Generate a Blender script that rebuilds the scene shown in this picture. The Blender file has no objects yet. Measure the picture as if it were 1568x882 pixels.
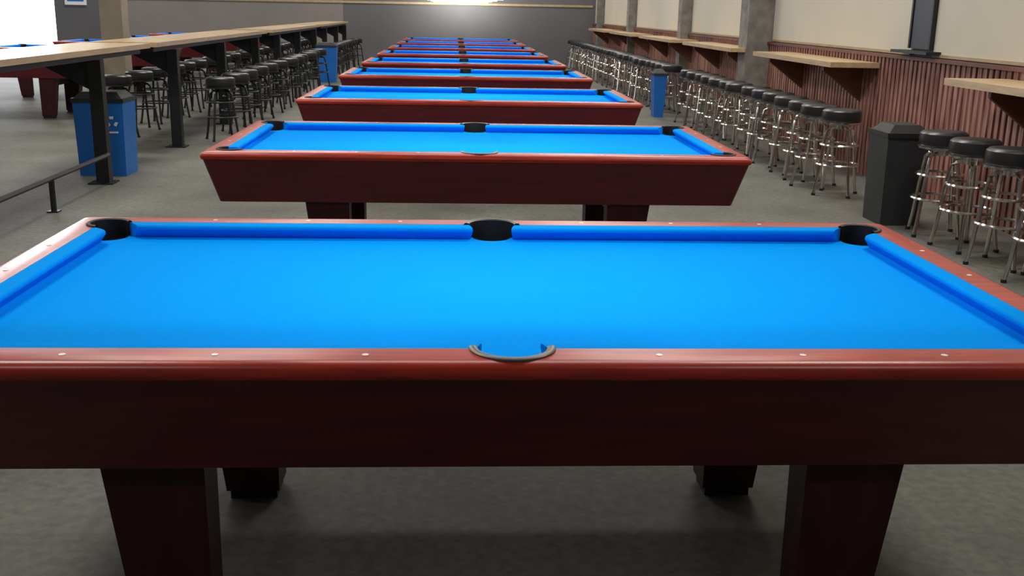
import bpy, bmesh, math, random
from mathutils import Vector, Matrix
random.seed(3)
C=bpy.context.scene.collection
sc=bpy.context.scene
sc.view_settings.view_transform='Standard'
pi=math.pi
# ---------------------------------------------------------------- materials
def mat(name,col,rough=.6,metal=0.,var=0.,scale=8.,stretch=(1,1,1),col2=None,coat=0.,bump=0.,emit=0.,ecol=None,spec=.5,sheen=0.):
    m=bpy.data.materials.new(name);m.use_nodes=True;nt=m.node_tree;b=nt.nodes['Principled BSDF']
    b.inputs['Roughness'].default_value=rough;b.inputs['Metallic'].default_value=metal
    b.inputs['Coat Weight'].default_value=coat;b.inputs['Coat Roughness'].default_value=.22
    b.inputs['Specular IOR Level'].default_value=spec
    b.inputs['Sheen Weight'].default_value=sheen
    c=(*col,1)
    tc=nt.nodes.new('ShaderNodeTexCoord');mp=nt.nodes.new('ShaderNodeMapping');mp.inputs['Scale'].default_value=stretch
    nt.links.new(tc.outputs['Object'],mp.inputs['Vector'])
    n=nt.nodes.new('ShaderNodeTexNoise');n.inputs['Scale'].default_value=scale;n.inputs['Detail'].default_value=6
    nt.links.new(mp.outputs[0],n.inputs['Vector'])
    r=nt.nodes.new('ShaderNodeValToRGB')
    c2=(*(col2 or tuple(x*(1-var) for x in col)),1)
    r.color_ramp.elements[0].position=.32;r.color_ramp.elements[1].position=.68
    r.color_ramp.elements[0].color=c2;r.color_ramp.elements[1].color=c
    nt.links.new(n.outputs['Fac'],r.inputs[0]);nt.links.new(r.outputs[0],b.inputs['Base Color'])
    if bump:
        bp=nt.nodes.new('ShaderNodeBump');bp.inputs['Strength'].default_value=bump;bp.inputs['Distance'].default_value=.01
        nt.links.new(n.outputs['Fac'],bp.inputs['Height']);nt.links.new(bp.outputs[0],b.inputs['Normal'])
    if emit:
        b.inputs['Emission Color'].default_value=(*(ecol or col),1);b.inputs['Emission Strength'].default_value=emit
    return m
CLOTH=mat('billiard_cloth',(.0004,.305,.92),.9,var=.05,scale=60,spec=.02)
RAIL=mat('mahogany_rail_lit',(.50,.046,.027),.30,var=.4,scale=5,stretch=(1,9,9),coat=.05,spec=.34)  # same wood as the apron; lit look put into the brighter colour
WOOD=mat('mahogany_shaded',(.135,.012,.022),.36,var=.35,scale=4,stretch=(1,6,7),coat=.2,spec=.4)  # same wood as the rails; shade put into the darker colour
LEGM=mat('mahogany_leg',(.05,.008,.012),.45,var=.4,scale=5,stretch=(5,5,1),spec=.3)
BLACK=mat('pocket_black',(.008,.008,.009),.55,var=.2)
LIP=mat('pocket_leather',(.13,.11,.09),.35,var=.3,scale=30)
PEARL=mat('pearl',(.85,.80,.74),.3,var=.05)
SEAT=mat('black_vinyl',(.02,.02,.022),.35,var=.2)
CHROME=mat('chrome',(.75,.73,.70),.18,metal=1.,var=.1)
IRON=mat('black_steel',(.02,.02,.022),.45,metal=.2,var=.3)
BIRCH=mat('birch_top',(.66,.47,.26),.35,var=.25,scale=4,stretch=(8,1,8),coat=.3)
BRACK=mat('bracket_wood',(.18,.06,.04),.55,var=.3)
CARPET=mat('carpet_floor',(.17,.168,.143),.7,col2=(.105,.105,.09),scale=1.6,bump=.1)
nt=CARPET.node_tree
n2=nt.nodes.new('ShaderNodeTexNoise');n2.inputs['Scale'].default_value=26;n2.inputs['Detail'].default_value=8
cr=nt.nodes.new('ShaderNodeValToRGB');cr.color_ramp.elements[0].position=.35;cr.color_ramp.elements[1].position=.65
cr.color_ramp.elements[0].color=(.35,.35,.35,1)
mx=nt.nodes.new('ShaderNodeMix');mx.data_type='RGBA';mx.blend_type='MULTIPLY';mx.inputs[0].default_value=.5
tc0=[n for n in nt.nodes if n.type=='TEX_COORD'][0];nt.links.new(tc0.outputs['Object'],n2.inputs['Vector'])
rr=[n for n in nt.nodes if n.type=='VALTORGB'][0];b=nt.nodes['Principled BSDF']
nt.links.new(n2.outputs['Fac'],cr.inputs[0])
nt.links.new(rr.outputs[0],mx.inputs[6]);nt.links.new(cr.outputs[0],mx.inputs[7]);nt.links.new(mx.outputs[2],b.inputs['Base Color'])
DWALL=mat('dark_grey_paint',(.12,.12,.13),.7,var=.12,scale=1)
GWALL=mat('grey_paint',(.24,.225,.21),.7,var=.1,scale=1)
SHADE=mat('shade_fabric',(.56,.51,.41),.8,var=.06,scale=1.5,emit=.10)  # faint emission stands in for daylight coming through the shades
CONC=mat('concrete',(.28,.265,.24),.8,var=.45,scale=6,bump=.3)
CEIL=mat('ceiling_paint',(.12,.12,.12),.8,var=.1)
BBLUE=mat('blue_plastic',(.01,.15,.55),.4,var=.1)
BINK=mat('bin_grey',(.022,.024,.027),.5,var=.2)
WHITE=mat('white_print',(.8,.82,.85),.5,var=.05)
GLOW=mat('lamp_diffuser',(1,1,1),.5,emit=4.2,ecol=(1,.95,.85))
WINM=mat('window_daylight',(.9,.95,1),.3,emit=4,ecol=(.93,.97,1))
TRIM=mat('oak_trim',(.45,.34,.19),.5,var=.2)
SIDE=bpy.data.materials.new('red_siding');SIDE.use_nodes=True
nt=SIDE.node_tree;b=nt.nodes['Principled BSDF'];b.inputs['Roughness'].default_value=.6
tc=nt.nodes.new('ShaderNodeTexCoord');mp=nt.nodes.new('ShaderNodeMapping');mp.inputs['Scale'].default_value=(1,1,.10)
nt.links.new(tc.outputs['Object'],mp.inputs[0])
n=nt.nodes.new('ShaderNodeTexNoise');n.inputs['Scale'].default_value=26;n.inputs['Detail'].default_value=5;nt.links.new(mp.outputs[0],n.inputs['Vector'])
r=nt.nodes.new('ShaderNodeValToRGB');e=r.color_ramp.elements
e[0].position=.36;e[0].color=(.16,.052,.038,1);e[1].position=.62;e[1].color=(.40,.20,.155,1)
nt.links.new(n.outputs['Fac'],r.inputs[0]);nt.links.new(r.outputs[0],b.inputs['Base Color'])

# ---------------------------------------------------------------- mesh builder
class MB:
    def __init__(s): s.v=[];s.f=[];s.m=[];s.mats=[]
    def mi(s,m):
        if m not in s.mats:s.mats.append(m)
        return s.mats.index(m)
    def add(s,vs,fs,m):
        o=len(s.v);s.v+=[tuple(v) for v in vs];i=s.mi(m)
        for f in fs:s.f.append([o+k for k in f]);s.m.append(i)
    def box(s,x0,x1,y0,y1,z0,z1,m):
        s.hexa([(x0,y0),(x1,y0),(x1,y1),(x0,y1)],z0,[(x0,y0),(x1,y0),(x1,y1),(x0,y1)],z1,m)
    def hexa(s,b,z0,t,z1,m):
        n=len(b);vs=[(*p,z0) for p in b]+[(*p,z1) for p in t]
        fs=[list(range(n))[::-1],[n+i for i in range(n)]]+[[i,(i+1)%n,n+(i+1)%n,n+i] for i in range(n)]
        s.add(vs,fs,m)
    def tube(s,pts,r,m,seg=8,closed=False):
        pts=[Vector(p) for p in pts];n=len(pts);vs=[]
        rs=r if isinstance(r,(list,tuple)) else [r]*n
        for i,p in enumerate(pts):
            a=pts[(i-1)%n] if (closed or i>0) else p; c=pts[(i+1)%n] if (closed or i<n-1) else p
            t=(c-a).normalized(); up=Vector((0,0,1)) if abs(t.z)<.9 else Vector((1,0,0))
            u=t.cross(up).normalized();w=t.cross(u)
            for k in range(seg):
                an=2*pi*k/seg;vs.append(p+(u*math.cos(an)+w*math.sin(an))*rs[i])
        fs=[]
        for i in range(n if closed else n-1):
            j=(i+1)%n
            for k in range(seg):fs.append([i*seg+k,i*seg+(k+1)%seg,j*seg+(k+1)%seg,j*seg+k])
        if not closed:fs+= [list(range(seg))[::-1],[(n-1)*seg+k for k in range(seg)]]
        s.add(vs,fs,m)
    def lathe(s,prof,m,c=(0,0),seg=24):
        vs=[];fs=[]
        for (r,z) in prof:
            for k in range(seg):
                a=2*pi*k/seg;vs.append((c[0]+r*math.cos(a),c[1]+r*math.sin(a),z))
        for i in range(len(prof)-1):
            for k in range(seg):fs.append([i*seg+k,i*seg+(k+1)%seg,(i+1)*seg+(k+1)%seg,(i+1)*seg+k])
        fs+=[list(range(seg))[::-1],[(len(prof)-1)*seg+k for k in range(seg)]]
        s.add(vs,fs,m)
    def mesh(s,name,ang=40):
        me=bpy.data.meshes.new(name);me.from_pydata(s.v,[],s.f)
        for m in s.mats:me.materials.append(m)
        for p,i in zip(me.polygons,s.m):p.material_index=i;p.use_smooth=True
        bm=bmesh.new();bm.from_mesh(me);bmesh.ops.recalc_face_normals(bm,faces=bm.faces);bm.to_mesh(me);bm.free()
        me.set_sharp_from_angle(angle=math.radians(ang));me.update();return me
def ob(name,me,loc=(0,0,0),rz=0,parent=None):
    o=bpy.data.objects.new(name,me);C.objects.link(o);o.location=loc;o.rotation_euler=(0,0,rz)
    if parent:o.parent=parent
    return o
def boxob(name,x0,x1,y0,y1,z0,z1,m):
    b=MB();b.box(x0,x1,y0,y1,z0,z1,m);return ob(name,b.mesh(name))
def boolean(me,cut):
    a=bpy.data.objects.new('t',me);c=bpy.data.objects.new('c',cut);C.objects.link(a);C.objects.link(c)
    md=a.modifiers.new('b','BOOLEAN');md.object=c;md.operation='DIFFERENCE';md.solver='EXACT'
    dg=bpy.context.evaluated_depsgraph_get();dg.update()
    r=bpy.data.meshes.new_from_object(a.evaluated_get(dg))
    bpy.data.objects.remove(a);bpy.data.objects.remove(c)
    r.set_sharp_from_angle(angle=math.radians(35));return r
# ---------------------------------------------------------------- pool table
PK=[(-1.290,.656,.062,.062,.75*pi),(1.290,.656,.062,.062,.25*pi),(-1.290,-.656,.062,.062,1.25*pi),(1.290,-.656,.062,.062,1.75*pi),
    (0,.68,.080,.078,.5*pi),(0,-.68,.080,.078,1.5*pi)]
BZ=.753
def table_meshes():
    rings=[(.762,0.004),(.772,0),(.782,0.001),(.791,.006),(.797,.014),(.80,.027)]
    b=MB();vs=[];fs=[]
    def rrect(hx,hy,r=.02):
        P=[]
        for cx,cy,a0 in((hx-r,hy-r,0),(-hx+r,hy-r,90),(-hx+r,-hy+r,180),(hx-r,-hy+r,270)):
            for k in range(5):
                a=math.radians(a0+k*22.5);P.append((cx+r*math.cos(a),cy+r*math.sin(a)))
        return P
    N=20
    for z,i in rings: vs+=[(x,y,z) for x,y in rrect(1.42-i,.79-i)]
    for j in range(len(rings)-1):
        for k in range(N):fs.append([j*N+k,j*N+(k+1)%N,(j+1)*N+(k+1)%N,(j+1)*N+k])
    fs+=[list(range(N))[::-1],[(len(rings)-1)*N+k for k in range(N)]]
    b.add(vs,fs,RAIL);frame=b.mesh('rail_frame')
    c=MB();c.box(-1.32,1.32,-.685,.685,.6,.9,RAIL);frame=boolean(frame,c.mesh('c'))
    c=MB()
    for x,y,rx,ry,a in PK:
        P=[(x+rx*math.cos(2*pi*k/40),y+ry*math.sin(2*pi*k/40)) for k in range(40)]
        c.hexa(P,.6,P,.9,RAIL)
    frame=boolean(frame,c.mesh('c'))
    b=MB();b.box(-1.325,1.325,-.69,.69,BZ-.025,BZ,CLOTH);bed=b.mesh('bed')
    c=MB()
    for x,y,rx,ry,a in PK:
        o=.018 if abs(x)<.1 else .012; xx=x+o*math.cos(a);yy=y+o*math.sin(a);q=.066
        P=[(xx+q*math.cos(2*pi*k/32),yy+q*math.sin(2*pi*k/32)) for k in range(32)]
        c.hexa(P,.6,P,.9,BLACK)
    bed=boolean(bed,c.mesh('c'))
    b=MB()
    def cushion(p0,p1,q0,q1):
        n=[Vector(p0),Vector(p1)];q=[Vector(q0),Vector(q1)]
        prof=[(0,.7995),(.6,.799),(.90,.797),(.98,.793),(1,.789),(.98,.784),(.45,BZ),(0,BZ)]
        vs=[];K=len(prof)
        for i in (0,1):
            for t,z in prof:
                p=q[i].lerp(n[i],t);vs.append((p.x,p.y,z))
        fs=[[k,(k+1)%K,K+(k+1)%K,K+k] for k in range(K)]+[list(range(K))[::-1],[K+k for k in range(K)]]
        b.add(vs,fs,CLOTH)
    for s in(-1,1):
        for t in(-1,1):
            cushion((t*.066,s*.635),(t*1.190,s*.635),(t*.080,s*.686),(t*1.232,s*.686))
        cushion((s*1.27,-.555),(s*1.27,.555),(s*1.321,-.597),(s*1.321,.597))
    cush=b.mesh('cushions',24)
    b=MB()
    for x,y,rx,ry,a in PK:
        side=abs(x)<.1;half=pi/2*(1.0 if side else 1.28);K=28;e=0 if side else .005
        prof=[(-.003,.69),(-.003,.8025),(.002,.806),(.012-e,.806),(.016-e,.803),(.016-e,.795)]
        vs=[];fs=[];L=len(prof)
        for k in range(K+1):
            an=a-half+2*half*k/K
            for dr,z in prof:vs.append((x+(rx+dr)*math.cos(an),y+(ry+dr)*math.sin(an),z))
        for k in range(K):
            for l in range(L-1):
                i=k*L+l; fs.append(([i,i+1,i+L+1,i+L]))
        inner=[f for f in fs if (f[0]%L)==0];top=[f for f in fs if (f[0]%L)!=0]
        b.add(vs,inner,BLACK);b.add(vs,top,LIP if side else BLACK)
        K2=24;P=[(x+(rx-.004)*math.cos(2*pi*k/K2),y+(ry-.004)*math.sin(2*pi*k/K2)) for k in range(K2)]
        Q=[(x+(rx-.03)*math.cos(2*pi*k/K2),y+(ry-.03)*math.sin(2*pi*k/K2)) for k in range(K2)]
        b.add([(*p,BZ-.026) for p in P]+[(*p,.65) for p in Q],[[k,(k+1)%K2,K2+(k+1)%K2,K2+k] for k in range(K2)]+[[K2+k for k in range(K2)]],BLACK)
    liner=b.mesh('pocket_liners')
    b=MB();T=[rrect(1.410,.780,.02),rrect(1.345,.72,.02),rrect(1.325,.70,.01),rrect(1.325,.70,.01)];Z=[.763,.535,.535,.56]
    vs=[];fs=[]
    for t,z in zip(T,Z):vs+=[(p[0],p[1],z) for p in t]
    for j in range(3):
        for k in range(N):fs.append([j*N+k,j*N+(k+1)%N,(j+1)*N+(k+1)%N,(j+1)*N+k])
    fs.append([3*N+k for k in range(N)])
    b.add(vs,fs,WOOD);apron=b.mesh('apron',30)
    b=MB()
    for s in(-1,1):
        for y0,y1 in((-.70,-.58),(.20,.36)):
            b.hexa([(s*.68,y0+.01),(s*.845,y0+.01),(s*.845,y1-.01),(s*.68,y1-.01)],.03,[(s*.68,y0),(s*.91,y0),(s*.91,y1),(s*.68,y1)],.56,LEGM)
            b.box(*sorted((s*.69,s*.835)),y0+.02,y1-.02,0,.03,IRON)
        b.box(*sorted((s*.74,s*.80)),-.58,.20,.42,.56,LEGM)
    legs=b.mesh('legs',30)
    b=MB()
    for k in(-3,-2,-1,1,2,3):
        for s in(-1,1):b.lathe([(.0075,.795),(.0075,.8008)],PEARL,(k*.3175,s*.729),12)
    for k in(-1,0,1):
        for s in(-1,1):b.lathe([(.0075,.795),(.0075,.8008)],PEARL,(s*1.364,k*.3175),12)
    return [('rail_frame',frame),('slate_bed',bed),('cushions',cush),('pocket_liners',liner),('apron',apron),('legs',legs),('rail_sights',b.mesh('sights'))]
TM=table_meshes()
def pool_table(x,y):
    e=bpy.data.objects.new('pool_table',None);C.objects.link(e);e.location=(x,y,0)
    for n,me in TM:ob(n,me,parent=e)
TP=[(0,y) for y in(0,3.27,6.54,9.75,12.65,15.6,18.5,21.4,24.3)]+[(-6.35,y) for y in(12.3,15.5,18.7,21.9,25.1)]
for x,y in TP:pool_table(x,y)
# ---------------------------------------------------------------- lamps over the tables
CH=5.2;LZ=1.72
def lamp_mesh():
    b=MB();b.hexa([(-.70,-.2),(.70,-.2),(.70,.2),(-.70,.2)],LZ+.012,[(-.62,-.12),(.62,-.12),(.62,.12),(-.62,.12)],LZ+.17,IRON)
    b.box(-.68,.68,-.18,.18,LZ-.03,LZ+.012,GLOW)
    for s in(-.5,.5):b.tube([(s,0,LZ+.15),(s,0,CH)],.006,IRON,6)
    return b.mesh('billiard_lamp')
LM=lamp_mesh()
def area(name,x,y,z,sx,sy,P,col=(1,.94,.85),rot=(0,0,0)):
    l=bpy.data.lights.new(name,'AREA');l.shape='RECTANGLE';l.size=sx;l.size_y=sy;l.energy=P;l.color=col
    o=bpy.data.objects.new(name,l);C.objects.link(o);o.location=(x,y,z);o.rotation_euler=rot;return o
for i,(x,y) in enumerate(TP):
    ob('billiard_lamp',LM,(x,y,0));area('lamp_light',x,y,LZ-.035,1.4,.34,3.4,(1,.96,.9))
b=MB();b.box(-.9,.9,-.15,.15,CH-.06,CH,IRON);b.box(-.88,.88,-.13,.13,CH-.07,CH-.06,GLOW);CL=b.mesh('added_ceiling_panel')  # unseen ceiling panels, added for more even ambient light
for y,P in((-2.6,38),(2.2,120),(7.0,115),(12,105),(17,105),(22,105),(26.6,105)):
    for x in(-9.5,-3.2,2.6):
        ob('added_ceiling_panel',CL,(x,y,0));area('added_ceiling_fill',x,y,CH-.1,1.8,.5,P,(1,.95,.87))  # fill light paired with each added panel
# ---------------------------------------------------------------- room
YB=28.8;XR=3.98
boxob('floor',-17,4.3,-6,YB+.2,-.1,0,CARPET)
boxob('ceiling',-17,4.3,-6,YB+.2,CH,CH+.1,CEIL)
boxob('wall_back',-3.4,4.2,YB,YB+.2,0,CH,DWALL)
boxob('wall_back_left',-17,-3.4,YB,YB+.2,0,CH,GWALL)
boxob('wall_left',-17.2,-17,-6,YB,0,CH,GWALL)
boxob('wall_right',XR,XR+.2,-6,YB,0,CH,GWALL)
boxob('trim_1',-10.0,3.9,YB-.03,YB,1.65,1.71,TRIM)
boxob('wall_left_partition',-11.5,-10.1,YB-.3,YB-.02,0,CH,DWALL)
b=MB();b.box(XR-.03,XR,-5,YB-.02,0,1.16,SIDE)
y=-5
while y<YB-.1:
    b.box(XR-.045,XR-.03,y,y+.055,0,1.16,SIDE);y+=.09
b.box(XR-.07,XR,-5,YB-.02,1.16,1.19,BRACK)
ob('wall_right_wainscot',b.mesh('siding'))
PY=[11.05,15.8,21.5,26.8]
segs=[(-2,1.0),(1.2,6.1),(6.55,10.8),(11.3,15.6),(16.1,21.3),(21.8,26.6),(27.1,28.5)]
for k,(a,c) in enumerate(segs):
    b=MB();b.box(XR-.02,XR-.003,a,c,1.22,4.2,SHADE);b.box(XR-.03,XR-.002,a,c,1.20,1.225,TRIM)
    b.box(XR-.08,XR-.002,a,c,4.2,4.3,IRON);ob('window_%d'%(k+1),b.mesh('window_shade'))
for k,yy in enumerate(PY):
    b=MB();w=.2 if k==0 else .14;d=.34 if k==0 else .2
    b.box(XR-d,XR-.002,yy-w,yy+w,0,CH,CONC);ob('concrete_pillar',b.mesh('pillar'))
NAVY=mat('dark_glass',(.015,.018,.03),.35,var=.1)
b=MB();b.box(XR-.05,XR-.01,6.12,6.53,1.26,4.2,NAVY)
for yy in(6.12,6.53):b.box(XR-.06,XR-.005,yy-.015,yy+.015,1.26,4.2,IRON)
b.box(XR-.15,XR-.005,5.95,6.7,1.22,1.245,IRON)
ob('window_8',b.mesh('dark_window'))
for a,c in((1.4,4.75),(7.15,9.85),(10.9,13.9),(14.9,18),(19,22),(23,26)):
    b=MB();x0=XR-.53
    b.hexa([(x0,a),(XR-.05,a),(XR-.05,c),(x0,c)],1.05,[(x0,a),(XR-.05,a),(XR-.05,c),(x0,c)],1.10,BIRCH)
    for t in(.16,.84):
        yy=a+(c-a)*t
        vs=[(XR-.047,yy-.02,1.05),(x0+.08,yy-.02,1.05),(x0+.08,yy-.02,1.0),(XR-.047,yy-.02,.70)]
        vs+=[(v[0],yy+.02,v[2]) for v in vs]
        b.add(vs,[[0,1,2,3],[7,6,5,4],[0,4,5,1],[1,5,6,2],[2,6,7,3],[3,7,4,0]],BRACK)
    ob('wall_drink_ledge',b.mesh('ledge'))
# ---------------------------------------------------------------- bar stools
def stool(metal,h=.75):
    b=MB()
    b.lathe([(.10,h-.12),(.150,h-.115),(.164,h-.10),(.168,h-.06),(.164,h-.02),(.146,h-.004),(.10,h),(.02,h+.002)],SEAT,seg=24)
    b.lathe([(.155,h-.128),(.172,h-.122),(.172,h-.108),(.155,h-.104)],metal,seg=24)
    b.lathe([(.07,h-.17),(.07,h-.125)],metal,seg=12)
    for k in range(4):
        a=pi/4+k*pi/2;c,s=math.cos(a),math.sin(a)
        b.tube([(c*r,s*r,z) for r,z in((.03,h-.15),(.10,h-.16),(.13,h-.19),(.145,h-.26),(.19,.12),(.21,.012))],.0135,metal,8)
        b.lathe([(.018,0),(.018,.02)],IRON,(c*.211,s*.211),8)
    for r,z in((.178,.27),(.157,.44)):
        b.tube([(r*math.cos(2*pi*k/24),r*math.sin(2*pi*k/24),z) for k in range(24)],.011,metal,6,True)
    return b.mesh('bar_stool')
SC=stool(CHROME);SI=stool(IRON,.72)
ys=[.5,1.0,1.5,2.0,2.5,3.0,3.47,3.95,4.42]
for y in ys:ob('bar_stool',SC,(3.34+random.uniform(-.02,.02),y,0),random.uniform(0,1.5))
y=6.1
while y<27.5:
    if abs(y-13.05)>.42:ob('bar_stool',SC,(3.22+random.uniform(-.04,.04),y+random.uniform(-.03,.03),0),random.uniform(0,1.5))
    y+=.47
# ---------------------------------------------------------------- left counter
PST=[(6.35,3.1),(8.85,11.25,13.65),(15.65,18.05,20.45),(22.35,24.75,26.8)]
for (a,c),pp in zip(((1.5,7.75),(8.0,14.3),(14.8,21),(21.5,27.3)),PST):
    b=MB();b.box(-3.76,-3.10,a,c,1.10,1.145,BIRCH);b.box(-3.68,-3.17,a+.1,c-.1,1.05,1.10,IRON)
    for yy in pp:
        b.box(-3.23,-3.12,yy-.05,yy+.05,0,1.05,IRON)
        b.box(-3.29,-3.08,yy-.1,yy+.1,0,.012,IRON)
        vs=[(-3.23,yy-.02,1.05),(-3.66,yy-.02,1.05),(-3.66,yy-.02,1.02),(-3.23,yy-.02,.80)];vs+=[(v[0],yy+.02,v[2]) for v in vs]
        b.add(vs,[[0,1,2,3],[7,6,5,4],[0,4,5,1],[1,5,6,2],[2,6,7,3],[3,7,4,0]],IRON)
    if a<2:
        b.tube([(-3.12,1.2,.25),(-3.12,6.32,.25)],.02,IRON)
        for yy in(1.6,5.0):b.tube([(-3.12,yy,0),(-3.12,yy,.25)],.022,IRON);b.box(-3.16,-3.08,yy-.04,yy+.04,0,.01,IRON)
    ob('drink_counter',b.mesh('drink_counter'))
for i in range(24):
    y=8.0+i*.8
    for x in(-2.84,-4.03):
        if abs(y-19.6)<.6 and x>-3.5:continue
        if x<-3.5 and y<9:continue
        if x>-3.5 and y<9.5:continue
        ob('bar_stool',SI,(x+random.uniform(-.03,.03),y+random.uniform(-.1,.1),0),random.uniform(0,1.5))
# ---------------------------------------------------------------- bins
def bin_(name,x0,y0,w,d,h,body,lid,logo,i=.03):
    b=MB()
    b.hexa([(x0+i,y0+i),(x0+w-i,y0+i),(x0+w-i,y0+d-i),(x0+i,y0+d-i)],0,[(x0,y0),(x0+w,y0),(x0+w,y0+d),(x0,y0+d)],h,body)
    b.box(x0-.012,x0+w+.012,y0-.012,y0+d+.012,h,h+.035,lid)
    b.hexa([(x0+.01,y0+.01),(x0+w-.01,y0+.01),(x0+w-.01,y0+d-.01),(x0+.01,y0+d-.01)],h+.035,[(x0+.06,y0+.06),(x0+w-.06,y0+.06),(x0+w-.06,y0+d-.06),(x0+.06,y0+d-.06)],h+.09,lid)
    if logo:
        cx=x0+w*.76;z=h*.74;yy=y0
        for k in range(3):
            a=pi/2+k*2*pi/3;R=.03
            P=[(cx+R*math.cos(a+t),z+R*math.sin(a+t)) for t in(-.55,.55)]+[(cx+R*1.8*math.cos(a+.45),z+R*1.8*math.sin(a+.45)),(cx+R*1.8*math.cos(a-.3),z+R*1.8*math.sin(a-.3))]
            vs=[(p[0],yy-.002,p[1]) for p in P]+[(p[0],yy+.02,p[1]) for p in P]
            b.add(vs,[[0,1,2,3],[7,6,5,4],[0,4,5,1],[1,5,6,2],[2,6,7,3],[3,7,4,0]],WHITE)
        b.box(cx-.05,cx+.05,yy-.001,yy+.02,z-.10,z-.085,WHITE)
    ob(name,b.mesh(name,30))
bin_('recycling_bin',-3.53,6.72,.44,.38,.66,BBLUE,BINK,True,.015)
bin_('recycling_bin',-3.02,19.5,.42,.35,.72,BBLUE,BINK,False)
bin_('recycling_bin',2.84,12.9,.20,.30,.62,BBLUE,BINK,False)
bin_('trash_bin',3.07,4.72,.32,.36,.66,BINK,BLACK,False,.008)
# ---------------------------------------------------------------- left back zone
b=MB();b.box(-15.0,-11.55,YB-.04,YB-.02,.25,CH-.2,WINM)
for x in(-15.0,-13.3,-11.55):b.box(x-.04,x+.04,YB-.08,YB-.02,.2,CH-.2,IRON)
for z in(.22,2.3,CH-.2):b.box(-15.0,-11.55,YB-.08,YB-.02,z-.03,z+.03,IRON)
ob('window_9',b.mesh('window_glass'))
b=MB();b.box(-11.2,-10.6,YB-.34,YB-.3,1.45,2.3,WHITE);b.box(-11.13,-10.67,YB-.345,YB-.34,1.55,2.2,BBLUE)
ob('wall_poster',b.mesh('poster'))
b=MB();b.box(-4.87,-4.58,11.8,12.1,0,CH,mat('beige_plaster',(.33,.28,.21),.8,var=.2,scale=4));ob('plaster_pillar',b.mesh('plaster_pillar'))
area('window_light',-13.3,YB-.3,2.6,3.2,4.4,500,(.9,.95,1),(-pi/2,0,0))
area('added_wall_wash',0,YB-1.3,1.95,1.2,.3,95,(1,.95,.85),(math.radians(115),0,0))  # unseen light, added to put a glow on the back wall
# ---------------------------------------------------------------- world, camera
w=bpy.data.worlds.new('world');sc.world=w;w.use_nodes=True
w.node_tree.nodes['Background'].inputs[0].default_value=(.8,.85,1,1);w.node_tree.nodes['Background'].inputs[1].default_value=.07
yaw,pitch,roll,f=.0570,.2594,.0191,1599.2
F=Vector((math.sin(yaw)*math.cos(pitch),math.cos(yaw)*math.cos(pitch),-math.sin(pitch)))
R=Vector((math.cos(yaw),-math.sin(yaw),0));U=R.cross(F)
R2=R*math.cos(roll)+U*math.sin(roll);U2=-R*math.sin(roll)+U*math.cos(roll)
M=Matrix((( R2.x,U2.x,-F.x,-.1279),(R2.y,U2.y,-F.y,-2.865),(R2.z,U2.z,-F.z,1.517),(0,0,0,1)))
cd=bpy.data.cameras.new('camera');cd.sensor_width=36;cd.lens=36*f/1568;cam=bpy.data.objects.new('camera',cd);C.objects.link(cam)
cam.matrix_world=M;sc.camera=cam
